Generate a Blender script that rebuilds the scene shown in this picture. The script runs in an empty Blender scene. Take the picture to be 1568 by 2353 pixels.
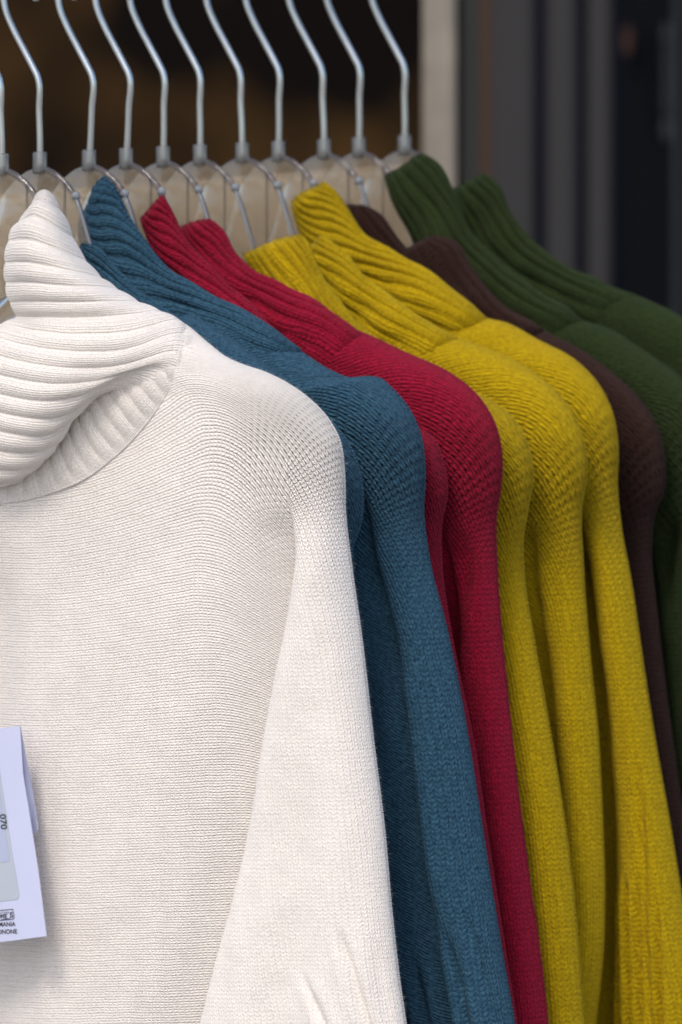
import bpy, math, random
import numpy as np
from mathutils import Vector

random.seed(4); RS = np.random.RandomState(7)
C = bpy.context.scene.collection
scn = bpy.context.scene

# ------------------------------------------------------------------ camera
CAM = np.array([0.0, -5.0, 1.85]); PITCH = math.radians(4.0); LENS = 331.0
cd = bpy.data.cameras.new('camera'); cam = bpy.data.objects.new('camera', cd); C.objects.link(cam)
cd.sensor_fit = 'VERTICAL'; cd.sensor_height = 36.0; cd.sensor_width = 24.0; cd.lens = LENS
cd.clip_end = 200.0; cam.location = CAM; cam.rotation_euler = (math.pi/2 - PITCH, 0, 0)
cd.dof.use_dof = True; cd.dof.focus_distance = 4.92; cd.dof.aperture_fstop = 10.5
scn.camera = cam
# ------------------------------------------------------------------ light
SUN_EL, SUN_AZ = math.radians(52), math.radians(206)     # azimuth clockwise from +Y
w = bpy.data.worlds.new('World'); scn.world = w; w.use_nodes = True
nt = w.node_tree; nt.nodes.clear()
sky = nt.nodes.new('ShaderNodeTexSky'); sky.sky_type = 'NISHITA'; sky.sun_disc = False
sky.sun_elevation = SUN_EL; sky.sun_rotation = SUN_AZ; sky.dust_density = 3.0; sky.ozone_density = 1.2
bg = nt.nodes.new('ShaderNodeBackground'); bg.inputs[1].default_value = 0.15
ow = nt.nodes.new('ShaderNodeOutputWorld')
nt.links.new(sky.outputs[0], bg.inputs[0]); nt.links.new(bg.outputs[0], ow.inputs[0])
sl = bpy.data.lights.new('sun', 'SUN'); sl.energy = 1.1; sl.angle = math.radians(15); sl.color = (1.0, 0.93, 0.86)
so = bpy.data.objects.new('sun', sl); C.objects.link(so)
sd = Vector((math.sin(SUN_AZ)*math.cos(SUN_EL), math.cos(SUN_AZ)*math.cos(SUN_EL), math.sin(SUN_EL)))
so.rotation_euler = sd.to_track_quat('Z', 'Y').to_euler(); so.location = (2, -4, 5)
scn.view_settings.view_transform = 'Standard'; scn.view_settings.look = 'None'
scn.view_settings.exposure = 0.40; scn.view_settings.gamma = 1.0
scn.render.resolution_x = 682; scn.render.resolution_y = 1024
scn.cycles.transparent_max_bounces = 24; scn.cycles.max_bounces = 10

# ------------------------------------------------------------------ measuring frame
# plan measurements are taken in sheet units (1568 x 2353 sheet, 1 unit is about 0.23 mm on the rack)
SW, SH = 1568.0, 2353.0
TH = math.radians(33.0)
R_ = np.array([math.sin(TH), math.cos(TH), 0.0])      # direction the rail runs in
D_ = np.array([math.cos(TH), -math.sin(TH), 0.0])     # along each hanger
N_ = -R_                                              # front side of each sweater
def rays(x, y):
    x = np.asarray(x, float); y = np.asarray(y, float)
    cx = (x - SW/2)/SH*36.0/LENS; cy = -(y - SH/2)/SH*36.0/LENS
    c, s = math.cos(PITCH), math.sin(PITCH)
    return np.stack([cx, c + cy*s, cy*c - s], -1)
def on_plane(x, y, H, n, w=0.0):
    d = rays(x, y); w = np.asarray(w, float)
    t = (np.dot(H - CAM, n) + w)/(d @ n)
    return CAM + d*t[..., None]
def at_depth(x, y, Y):
    return on_plane(x, y, np.array([0, Y, 0.0]), np.array([0, 1.0, 0]))
def proj(p):
    v = np.asarray(p) - CAM
    c, s = math.cos(PITCH), math.sin(PITCH)
    f = v[..., 1]*c - v[..., 2]*s; u = v[..., 1]*s + v[..., 2]*c
    return SW/2 + v[..., 0]/f*LENS/36*SH, SH/2 - u/f*LENS/36*SH
H0 = at_depth(5, 388, 0.06)
HX = [5, 92, 205, 290, 375, 460, 557, 640, 745, 825, 930]
HOOKS = []
for hx in HX:
    lo, hi = -0.5, 1.5
    for _ in range(50):
        m = (lo + hi)/2
        if proj(H0 + R_*m)[0] < hx: lo = m
        else: hi = m
    HOOKS.append(H0 + R_*lo)
WU = 23.6     # sideways shift in sheet units per cm towards the front

# ------------------------------------------------------------------ helpers
def catmull(pts, n, closed=False):
    p = np.asarray(pts, float); m = len(p)
    d = np.r_[0, np.cumsum(np.linalg.norm(np.diff(p[:, :2], axis=0), axis=1) + 1e-6)]
    t = np.linspace(0, d[-1], n)
    return cubic(d, p, t), t
def cubic(xs, ys, t):
    """monotone-ish cubic hermite through (xs, ys)"""
    xs = np.asarray(xs, float); ys = np.asarray(ys, float)
    if ys.ndim == 1: ys = ys[:, None]; sq = True
    else: sq = False
    h = np.diff(xs); dl = np.diff(ys, axis=0)/h[:, None]
    m = np.empty_like(ys); m[0] = dl[0]; m[-1] = dl[-1]
    if len(xs) > 2:
        m[1:-1] = (dl[:-1]*h[1:, None] + dl[1:]*h[:-1, None])/(h[1:] + h[:-1])[:, None]
    t = np.asarray(t, float); k = np.clip(np.searchsorted(xs, t, side='right') - 1, 0, len(h)-1)
    s = (t - xs[k])/h[k]; s = s[..., None]; hh = h[k][..., None]
    r = (2*s**3 - 3*s**2 + 1)*ys[k] + (s**3 - 2*s**2 + s)*hh*m[k] + (-2*s**3 + 3*s**2)*ys[k+1] + (s**3 - s**2)*hh*m[k+1]
    return r[..., 0] if sq else r
def sstep(a, b, x):
    t = np.clip((x - a)/(b - a), 0, 1); return t*t*(3 - 2*t)
def smin(a, b, k):
    h = np.clip(0.5 + 0.5*(b - a)/k, 0, 1); return b*(1-h) + a*h - k*h*(1-h)
def wob(x, y, seed, sc):
    r = np.random.RandomState(seed); o = 0
    for _ in range(6):
        a = r.uniform(0, 6.28); f = r.uniform(.6, 1.8)/sc; ph = r.uniform(0, 6.28)
        o = o + np.sin((x*math.cos(a) + y*math.sin(a))*f*6.28 + ph)
    return o/6
def grid_normals(P):
    du = np.gradient(P, axis=1); dv = np.gradient(P, axis=0)
    n = np.cross(du, dv); l = np.linalg.norm(n, axis=-1, keepdims=True); return n/np.maximum(l, 1e-12)
def linkobj(name, me, mat, parent=None):
    o = bpy.data.objects.new(name, me); C.objects.link(o)
    if mat: me.materials.append(mat)
    if parent is not None: o.parent = parent
    return o
def set_relief(me, rel):
    at = me.attributes.new('relief', 'FLOAT', 'POINT'); at.data.foreach_set('value', np.ascontiguousarray(rel, dtype=np.float32).ravel())
def grid_mesh(name, P, UV, mat, parent, wrap=False, nrm=None, flip=False, rel=None):
    """P rows x cols x 3 -> one smooth mesh object"""
    r, c = P.shape[:2]
    org = np.array(parent.location) if parent is not None else np.zeros(3)
    V = (P - org).reshape(-1, 3)
    a = np.arange(r*c).reshape(r, c)
    q = np.stack([a[:-1, :-1], a[:-1, 1:], a[1:, 1:], a[1:, :-1]], -1).reshape(-1, 4)
    if wrap:
        q2 = np.stack([a[:-1, -1], a[:-1, 0], a[1:, 0], a[1:, -1]], -1); q = np.concatenate([q, q2])
    if flip: q = q[:, ::-1]
    me = bpy.data.meshes.new(name)
    me.vertices.add(len(V)); me.vertices.foreach_set('co', V.ravel())
    me.loops.add(q.size); me.loops.foreach_set('vertex_index', q.ravel().astype(np.int32))
    me.polygons.add(len(q)); me.polygons.foreach_set('loop_start', (np.arange(len(q))*4).astype(np.int32))
    me.polygons.foreach_set('use_smooth', np.ones(len(q), bool))
    if UV is not None:
        uv = me.uv_layers.new(name='UVMap'); fl = UV.reshape(-1, 2)[q.ravel()]
        uv.data.foreach_set('uv', fl.ravel())
    me.update(calc_edges=True); me.validate()
    if rel is not None: set_relief(me, rel)
    if nrm is not None:
        nn = nrm.reshape(-1, 3); me.normals_split_custom_set_from_vertices(nn.tolist())
    return linkobj(name, me, mat, parent)
def raw_mesh(name, V, F, mat, parent=None, smooth=True):
    org = np.array(parent.location) if parent is not None else np.zeros(3)
    me = bpy.data.meshes.new(name); me.from_pydata((np.asarray(V) - org).tolist(), [], [list(map(int, f)) for f in F])
    if smooth: me.polygons.foreach_set('use_smooth', np.ones(len(me.polygons), bool))
    me.update(); return linkobj(name, me, mat, parent)
def thing(name, label, cat, loc, group=None):
    o = bpy.data.objects.new(name, None); o.empty_display_size = .02; C.objects.link(o)
    o.location = loc; o['label'] = label; o['category'] = cat
    if group: o['group'] = group
    return o
def tag(o, label=None, cat=None, group=None, kind=None):
    for k, v in (('label', label), ('category', cat), ('group', group), ('kind', kind)):
        if v: o[k] = v
    return o
def tube(name, pts, rad, mat, parent, n=10, caps=True):
    p = np.asarray(pts, float); m = len(p)
    t = np.gradient(p, axis=0); t /= np.linalg.norm(t, axis=1, keepdims=True)
    ref = N_ if abs(np.dot(t[0], N_)) < .9 else np.array([0, 0, 1.0])
    V = []; rr = np.broadcast_to(rad, (m,))
    for i in range(m):
        a = ref - t[i]*np.dot(ref, t[i]); a /= np.linalg.norm(a); ref = a; b = np.cross(t[i], a)
        for k in range(n):
            th = 6.28318*k/n; V.append(p[i] + rr[i]*(a*math.cos(th) + b*math.sin(th)))
    F = [(i*n+k, i*n+(k+1) % n, (i+1)*n+(k+1) % n, (i+1)*n+k) for i in range(m-1) for k in range(n)]
    if caps: F += [tuple(range(n))[::-1], tuple((m-1)*n + k for k in range(n))]
    return raw_mesh(name, V, F, mat, parent)
def box_mesh(name, lo, hi, mat, parent=None, bevel=.004):
    import bmesh
    bm = bmesh.new(); bmesh.ops.create_cube(bm, size=1.0)
    lo = np.array(lo, float); hi = np.array(hi, float)
    for v in bm.verts: v.co = Vector((lo + hi)/2 + np.array(v.co)*(hi - lo))
    if bevel: bmesh.ops.bevel(bm, geom=list(bm.edges), offset=bevel, segments=2, affect='EDGES')
    if parent is not None:
        for v in bm.verts: v.co -= parent.location
    me = bpy.data.meshes.new(name); bm.to_mesh(me); bm.free()
    return linkobj(name, me, mat, parent)

# ------------------------------------------------------------------ materials
def new_mat(name):
    m = bpy.data.materials.new(name); m.use_nodes = True; t = m.node_tree
    return m, t, t.nodes['Principled BSDF'], t.nodes, t.links
def mth(N, L, op, a, b=None, c=None):
    n = N.new('ShaderNodeMath'); n.operation = op
    for i, v in enumerate((a, b, c)):
        if v is None: continue
        if isinstance(v, (int, float)): n.inputs[i].default_value = v
        else: L.new(v, n.inputs[i])
    return n.outputs[0]
def knit_mat(name, col, col2, sheen=(1, 1, 1), dist=.0007, sw=.10, rough=.95, hole_s=.75):
    m, t, b, N, L = new_mat(name)
    uv = N.new('ShaderNodeUVMap'); sp = N.new('ShaderNodeSeparateXYZ')
    tc = N.new('ShaderNodeTexCoord')
    nz = N.new('ShaderNodeTexNoise'); nz.inputs['Scale'].default_value = 90; nz.inputs['Detail'].default_value = 2
    L.new(tc.outputs['Object'], nz.inputs[0])
    # small irregularity of the stitches
    mx = N.new('ShaderNodeVectorMath'); mx.operation = 'MULTIPLY_ADD'
    L.new(nz.outputs['Color'], mx.inputs[0]); mx.inputs[1].default_value = (.5, .5, 0); L.new(uv.outputs[0], mx.inputs[2])
    L.new(mx.outputs[0], sp.inputs[0])
    fv = mth(N, L, 'FRACT', sp.outputs[1]); xx = mth(N, L, 'SUBTRACT', fv, .5); ax = mth(N, L, 'ABSOLUTE', xx)
    ph = mth(N, L, 'MULTIPLY_ADD', ax, 1.1, sp.outputs[0]); fr = mth(N, L, 'FRACT', ph)
    f2 = mth(N, L, 'MULTIPLY_ADD', fr, 2.0, -1.0); f3 = mth(N, L, 'ABSOLUTE', f2)
    leg = mth(N, L, 'SUBTRACT', 1.0, mth(N, L, 'POWER', f3, 2.6))
    q = mth(N, L, 'ABSOLUTE', mth(N, L, 'MULTIPLY_ADD', ax, 4.0, -1.0))
    prof = mth(N, L, 'SUBTRACT', 1.0, mth(N, L, 'POWER', q, 2.0))
    prof = mth(N, L, 'POWER', mth(N, L, 'MAXIMUM', prof, 0.0), .7)
    # the centre of the V is only half as deep as the gap between columns
    cen = mth(N, L, 'SUBTRACT', 1.0, mth(N, L, 'MULTIPLY', ax, 4.0)); cen = mth(N, L, 'MAXIMUM', cen, 0.0)
    prof = mth(N, L, 'MAXIMUM', prof, mth(N, L, 'MULTIPLY', cen, .55))
    h = mth(N, L, 'MULTIPLY', prof, mth(N, L, 'MULTIPLY_ADD', leg, .6, .4))
    at = N.new('ShaderNodeAttribute'); at.attribute_name = 'relief'; rel = at.outputs['Fac']
    # open gaps between stretched stitches on the shoulder
    g1 = N.new('ShaderNodeMapRange'); g1.inputs[1].default_value = .33; g1.inputs[2].default_value = .46; L.new(ax, g1.inputs[0])
    g2 = N.new('ShaderNodeMapRange'); g2.inputs[1].default_value = .25; g2.inputs[2].default_value = .75; L.new(f3, g2.inputs[0])
    g3 = N.new('ShaderNodeMapRange'); g3.inputs[1].default_value = .45; g3.inputs[2].default_value = 1.0; L.new(mth(N, L, 'MULTIPLY', rel, mth(N, L, 'MULTIPLY_ADD', nz.outputs[0], .8, .6)), g3.inputs[0])
    hole = mth(N, L, 'MULTIPLY', mth(N, L, 'MULTIPLY', g1.outputs[0], g2.outputs[0]), g3.outputs[0])
    hole = mth(N, L, 'MULTIPLY', hole, hole_s)
    h = mth(N, L, 'MULTIPLY', h, mth(N, L, 'MULTIPLY_ADD', rel, 1.5, .82))
    fz = N.new('ShaderNodeTexNoise'); fz.inputs['Scale'].default_value = 1400; fz.inputs['Detail'].default_value = 3
    L.new(tc.outputs['Object'], fz.inputs[0])
    md = N.new('ShaderNodeTexNoise'); md.inputs['Scale'].default_value = 420; md.inputs['Detail'].default_value = 3
    L.new(tc.outputs['Object'], md.inputs[0])
    h = mth(N, L, 'ADD', h, mth(N, L, 'MULTIPLY', fz.outputs[0], .45)); h = mth(N, L, 'ADD', h, mth(N, L, 'MULTIPLY', md.outputs[0], .5))
    bp = N.new('ShaderNodeBump'); bp.inputs['Strength'].default_value = 1.0; bp.inputs['Distance'].default_value = dist
    L.new(h, bp.inputs['Height']); L.new(bp.outputs[0], b.inputs['Normal'])
    big = N.new('ShaderNodeTexNoise'); big.inputs['Scale'].default_value = 500; big.inputs['Detail'].default_value = 4
    L.new(tc.outputs['Object'], big.inputs[0])
    cr = N.new('ShaderNodeValToRGB'); cr.color_ramp.elements[0].position = .3; cr.color_ramp.elements[1].position = .7
    cr.color_ramp.elements[0].color = (*col2, 1); cr.color_ramp.elements[1].color = (*col, 1)
    L.new(big.outputs[0], cr.inputs[0]); L.new(cr.outputs[0], b.inputs['Base Color'])
    b.inputs['Roughness'].default_value = rough; b.inputs['Specular IOR Level'].default_value = .15
    tr = N.new('ShaderNodeBsdfTransparent'); ms = N.new('ShaderNodeMixShader'); L.new(hole, ms.inputs[0]); L.new(b.outputs[0], ms.inputs[1]); L.new(tr.outputs[0], ms.inputs[2])
    L.new(ms.outputs[0], N['Material Output'].inputs[0])
    b.inputs['Sheen Weight'].default_value = sw; b.inputs['Sheen Roughness'].default_value = .45; b.inputs['Sheen Tint'].default_value = (*sheen, 1)
    return m
MW = knit_mat('white_wool', (.87, .815, .75), (.82, .76, .69), (.9, .95, 1), sw=.3)
MB_ = knit_mat('blue_wool', (.046, .122, .185), (.016, .055, .098), (.3, .5, .65), dist=.0014)
MR = knit_mat('red_wool', (.35, .006, .034), (.20, .003, .017), (.8, .25, .35), dist=.0014)
MY = knit_mat('yellow_wool', (.54, .37, .003), (.38, .25, .0015), (.7, .62, .2), dist=.0014)
MBr = knit_mat('brown_wool', (.036, .014, .010), (.018, .007, .005), (.5, .35, .3), dist=.0014)
MG = knit_mat('green_wool', (.026, .040, .010), (.013, .024, .006), (.3, .4, .2), dist=.0014)

FUZZ = {}
def plain(name, col, rough=.6, metal=0, noise=0, nscale=20, spec=.5):
    m, t, b, N, L = new_mat(name)
    b.inputs['Roughness'].default_value = rough; b.inputs['Metallic'].default_value = metal; b.inputs['Specular IOR Level'].default_value = spec
    tc = N.new('ShaderNodeTexCoord'); nz = N.new('ShaderNodeTexNoise'); nz.inputs['Scale'].default_value = nscale; nz.inputs['Detail'].default_value = 4
    L.new(tc.outputs['Object'], nz.inputs[0]); cr = N.new('ShaderNodeValToRGB')
    cr.color_ramp.elements[0].position = .3; cr.color_ramp.elements[1].position = .7
    cr.color_ramp.elements[0].color = (*[c*(1-noise) for c in col], 1); cr.color_ramp.elements[1].color = (*[min(1, c*(1+noise)) for c in col], 1)
    L.new(nz.outputs[0], cr.inputs[0]); L.new(cr.outputs[0], b.inputs['Base Color'])
    return m
MET = plain('chrome_wire', (.62, .66, .66), .28, 1.0, .06, 60)
WOOD = plain('pale_wood', (.26, .23, .185), .6, 0, .28, 16)
WOODB = plain('warm_wood', (.66, .50, .31), .6, 0, .4, 16)
GREY = plain('grey_paint', (.0145, .013, .013), .6, 0, .06, 5)
GREYG = plain('green_grey_paint', (.019, .019, .016), .6, 0, .06, 5)
NAVY = plain('navy_paint', (.003, .0045, .010), .8, 0, .2, 5, .1)
BLACKG = plain('dark_glass', (.003, .004, .006), .6, 0, .1, 5, .1)
RUST = plain('rust_brown', (.05, .018, .004), .7, 0, .25, 6)
PAVE = plain('pavement_stone', (.28, .26, .24), .85, 0, .2, 6)
CARD = plain('white_card', (.56, .59, .77), .5, 0, .015, 40)
INK = plain('black_ink', (.02, .02, .02), .5)
STICK = plain('frosted_sticker', (.46, .50, .57), .3, 0, .02, 30)
STICK2 = plain('grey_blue_label', (.42, .47, .62), .4, 0, .02, 30)
def clear_mat(name, tint, diff, dcol, rough=.12):
    m, t, b, N, L = new_mat(name); N.remove(b); out = N['Material Output']
    tr = N.new('ShaderNodeBsdfTransparent'); tr.inputs[0].default_value = (*tint, 1)
    df = N.new('ShaderNodeBsdfDiffuse'); df.inputs[0].default_value = (*dcol, 1)
    tl = N.new('ShaderNodeBsdfTranslucent'); tl.inputs[0].default_value = (*dcol, 1)
    gl = N.new('ShaderNodeBsdfGlossy'); gl.inputs['Roughness'].default_value = rough
    a = N.new('ShaderNodeMixShader'); a.inputs[0].default_value = .5; L.new(df.outputs[0], a.inputs[1]); L.new(tl.outputs[0], a.inputs[2])
    c = N.new('ShaderNodeMixShader'); c.inputs[0].default_value = diff; L.new(tr.outputs[0], c.inputs[1]); L.new(a.outputs[0], c.inputs[2])
    fr = N.new('ShaderNodeFresnel'); fr.inputs[0].default_value = 1.5
    nz = N.new('ShaderNodeTexNoise'); nz.inputs['Scale'].default_value = 60; bp = N.new('ShaderNodeBump'); bp.inputs['Distance'].default_value = .002
    tc = N.new('ShaderNodeTexCoord'); L.new(tc.outputs['Object'], nz.inputs[0]); L.new(nz.outputs[0], bp.inputs['Height']); L.new(bp.outputs[0], gl.inputs['Normal'])
    d = N.new('ShaderNodeMixShader'); L.new(fr.outputs[0], d.inputs[0]); L.new(c.outputs[0], d.inputs[1]); L.new(gl.outputs[0], d.inputs[2])
    L.new(d.outputs[0], out.inputs[0]); return m
CLEAR = clear_mat('clear_plastic', (.98, .965, .93), .27, (.70, .56, .40))
CLEARD = clear_mat('clear_plastic_rim', (.80, .78, .78), .25, (.40, .38, .40), .06)
SOCK = clear_mat('frosted_socket', (.88, .88, .86), .32, (.72, .73, .70), .12)
GLINT = clear_mat('polished_plastic', (.8, .85, .9), .45, (.80, .86, .92), .1)
RIBBON = clear_mat('clear_ribbon', (.85, .88, .9), .45, (.55, .62, .68), .2)

for mm, cc in ((MW, (.80, .77, .74)), (MB_, (.03, .09, .15)), (MR, (.3, .006, .03)), (MY, (.5, .34, .01)), (MBr, (.03, .015, .015)), (MG, (.026, .045, .012))):
    FUZZ[mm.name] = plain(mm.name + '_fibre', cc, .9, spec=.1)
# ------------------------------------------------------------------ surroundings
def mat_blotch(name):
    m, t, b, N, L = new_mat(name); tc = N.new('ShaderNodeTexCoord')
    nz = N.new('ShaderNodeTexNoise'); nz.inputs['Scale'].default_value = 7; nz.inputs['Detail'].default_value = 1.5
    L.new(tc.outputs['Object'], nz.inputs[0]); cr = N.new('ShaderNodeValToRGB')
    e = cr.color_ramp.elements; e[0].position = .42; e[0].color = (.004, .0025, .002, 1); e[1].position = .68; e[1].color = (.060, .032, .010, 1)  # interior shade is put into the near-black wall colour, under brown blotches
    L.new(nz.outputs[0], cr.inputs[0]); L.new(cr.outputs[0], b.inputs['Base Color']); b.inputs['Roughness'].default_value = .9
    b.inputs['Specular IOR Level'].default_value = .1
    return m
YW = 3.2
p0 = at_depth(-11000, -600, YW); p1 = at_depth(1150, 2600, YW)
tag(box_mesh('shop_wall', (p0[0], YW, 0.0), (p1[0], YW+.1, 3.2), mat_blotch('shaded_shop_wall'), None, .0), kind='structure')
pv = raw_mesh('pavement', [(-40, -40, 0), (40, -40, 0), (40, 40, 0), (-40, 40, 0)], [(0, 1, 2, 3)], PAVE, None, False); tag(pv, kind='structure')
def board(name, x0, x1, Y, depth, mat, label=None, cat=None, group=None, zt=3.0):
    a = at_depth(x0, 1000, Y); b = at_depth(x1, 1000, Y)
    o = box_mesh(name, (a[0], Y, 0.0), (b[0], Y+depth, zt), mat, None, .003)
    if cat: tag(o, label, cat, group)
    return o
board('wooden_post', 971, 1047, 1.3, .018, WOOD, 'pale wooden post standing behind the clothes rail', 'post')
board('metal_post', 1049, 1103, 1.32, .018, GREYG, 'narrow greenish grey upright right beside the pale wooden post', 'post')
tag(board('rust_strip', 1096, 1134, 2.4, .03, RUST), 'thin rust brown strip in the gap between two grey uprights', 'strip')
G = 'grey uprights of the shop front'
board('door_panel', 1126, 1226, 2.0, .04, GREY, 'widest grey upright panel, just right of the rust strip', 'panel', G)
board('door_panel', 1256, 1322, 2.0, .04, GREY, 'mid width grey upright panel between two navy gaps', 'panel', G)
board('door_panel', 1350, 1402, 2.0, .04, GREY, 'narrowest grey upright panel, rightmost of the three', 'panel', G)
tag(board('shop_front', 1090, 11000, 2.42, .05, NAVY), kind='structure')
gl_ = board('shop_window', 1436, 1760, 2.3, .03, BLACKG, 'black glass shop window with faint reflections at right edge', 'window')
board('window_frame', 1548, 1564, 2.2, .03, plain('teal_grey', (.035, .042, .045), .5), 'thin grey green window bar at the right edge', 'frame')
zc = at_depth(1110, 430, 2.4)[2]
bpy.data.objects['rust_strip'].data.transform(__import__('mathutils').Matrix.Identity(4))
for v in bpy.data.objects['rust_strip'].data.vertices:
    if v.co.z < zc: v.co.z = zc - .01
spot = plain('pale_glint', (.045, .05, .058), .6)  # pale colour stands in for light mirrored in the window
spot2 = plain('copper_glint', (.06, .022, .012), .6)
def reflection_box(name, x0, x1, y0, y1, Y, m, lab, cat):  # small solid boxes added as painted reflections on the window glass
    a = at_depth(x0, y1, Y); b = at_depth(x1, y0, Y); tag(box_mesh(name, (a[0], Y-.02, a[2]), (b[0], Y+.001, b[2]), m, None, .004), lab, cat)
reflection_box('copper_reflection', 1432, 1452, 55, 130, 2.3, spot2, 'small copper reflection on the dark shop window, upper right', 'reflection')
reflection_box('pale_reflection', 1522, 1540, 50, 100, 2.3, spot, 'upper pale highlight on the dark window beside its edge bar', 'highlight')
reflection_box('pale_reflection', 1522, 1540, 265, 325, 2.3, spot, 'lower pale highlight on the dark window beside its edge bar', 'highlight')
reflection_box('reflection_streak', 1526, 1536, 100, 265, 2.3, plain('dull_glint', (.02, .024, .03), .6), 'dull streak of reflection between the two pale window highlights', 'bar')  # faint reflected streak, built as a thin box

# rail (above the frame) and the pale board beside the rail
rail_z = on_plane(5, -105, H0, N_)[2]
a = H0 - R_*.8; b = HOOKS[-1] + R_*.5; a = a.copy(); b = b.copy(); a[2] = b[2] = rail_z
off = D_*0.0
tag(tube('clothes_rail', [a + (b-a)*k/8 for k in range(9)], .0115, MET, None, 20), 'round metal clothes rail carrying the row of hangers', 'rail')
nb = H0 + D_*(-.02)
bz = at_depth(0, 412, .06)[2]
A0 = H0 - R_*0.15 - D_*.30; B0 = HOOKS[-1] + R_*.12 - D_*.16 
def slab(name, a, b, th, z0, z1, mat):
    d = (b - a); d[2] = 0; d /= np.linalg.norm(d); n = np.array([-d[1], d[0], 0])*th
    V = [];
    for z in (z0, z1):
        for q in (a, b, b+n, a+n): V.append((q[0], q[1], z))
    return raw_mesh(name, V, [(0, 3, 2, 1), (4, 5, 6, 7), (0, 1, 5, 4), (1, 2, 6, 5), (2, 3, 7, 6), (3, 0, 4, 7)], mat, None, False)
A0 = at_depth(-200, 600, .62); B0 = at_depth(972, 600, 1.28)
zt = at_depth(500, 395, .95)[2] - .009
tag(slab('wooden_board', A0, B0, .02, zt-.14, zt, WOODB), 'pale wooden board behind the clear hangers', 'board')

# ------------------------------------------------------------------ hangers
def make_hanger(i, label):
    Hk = HOOKS[i]; yb = proj(Hk)[1]
    sgn = 1
    hx = HX[i]
    t = thing('coat_hanger', label, 'hanger', Hk, 'clear plastic hangers in a row on the rail')
    def P(dx, dy, w=0.0):
        # dx along the hanger, dy down, in sheet units -> metres
        return Hk + D_*(dx*.000231/math.cos(TH)) + np.array([0, 0, -dy*.000231]) + N_*w*.01
    rr = random.Random(i*7+1); lean = rr.uniform(-6, 10)
    pts = [(0, 0), (1+lean*.3, -60), (lean*.7, -130), (lean, -200), (lean-3, -212), (lean-10, -226), (lean-36, -275), (lean-62, -325), (lean-80, -370), (lean-86, -415)]
    cx, cy, rx = lean+2, -430, 90
    for k in range(1, 15):
        th = math.pi - (k/14)*math.radians(205); pts.append((cx + rx*math.cos(th), cy - rx*1.02*math.sin(th)))
    cp, _ = catmull(pts, 90)
    tube('hook', [P(x, y) for x, y in cp], .00185, MET, t, 12)
    # plastic socket the wire goes into
    prof = [(0, -36, 0), (0, -36, .0028), (0, -35, .0036), (0, -32, .0040), (0, -16, .0040), (0, 2, .0041), (0, 14, .0040)]
    tube('socket', [P(0, y) for _, y, r in prof[1:]], np.array([r for _, y, r in prof[1:]]), SOCK, t, 14)
    # the moulded plate
    top = [(0, 2), (24, 9), (48, 25), (68, 45), (82, 64), (90, 78), (104, 115), (118, 165), (150, 255), (205, 325), (300, 390), (440, 462), (540, 525), (630, 590), (690, 650)]
    bot = [(0, 300), (40, 300), (70, 302), (100, 310), (130, 330), (200, 380), (320, 440), (430, 500), (530, 575), (620, 640), (680, 690)]
    tp, _ = catmull(top, 60); bt, _ = catmull(bot, 60)
    for s in (1, -1):
        V = []; F = []
        n = 60; rows = 8
        for k in range(n):
            for j in range(rows):
                f = j/(rows-1); x = tp[k][0]*(1-f) + bt[k][0]*f; y = tp[k][1]*(1-f) + bt[k][1]*f
                V.append(P(s*x, y, .10 + .25*math.sin(math.pi*f)*math.exp(-x/300)))
        m = len(V)
        for k in range(n):
            for j in range(rows):
                f = j/(rows-1); x = tp[k][0]*(1-f) + bt[k][0]*f; y = tp[k][1]*(1-f) + bt[k][1]*f
                V.append(P(s*x, y, -.10 - .10*math.sin(math.pi*f)))
        for o in (0, m):
            for k in range(n-1):
                for j in range(rows-1):
                    a = o + k*rows + j; F.append((a, a+1, a+rows+1, a+rows))
        raw_mesh('arm', V, F, CLEAR, t)
        rad = np.where(tp[:, 0] < 84, .0018, .0010) if s > 0 else .0006
        tube('rim', [P(s*x, y) for x, y in tp], rad, CLEARD, t, 8)
        kn = [P(s*x, y, .05) for x, y in ((80, 60), (84, 63), (88, 68), (91, 75))]
        if s > 0: tube('notch', kn, np.array([.0012, .0026, .0026, .0012]), GLINT, t, 10)
        if s > 0: tube('rib', [P(x, y, .12) for x, y in ((88, 70), (96, 92), (106, 125), (118, 165), (150, 255))], .0009, GLINT, t, 8)
        if s > 0: tube('rib', [P(s*x, y, .1) for x, y in ((62, 34), (62, 180), (62, 295))], .0007, CLEARD, t, 6)
    return t, P

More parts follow.
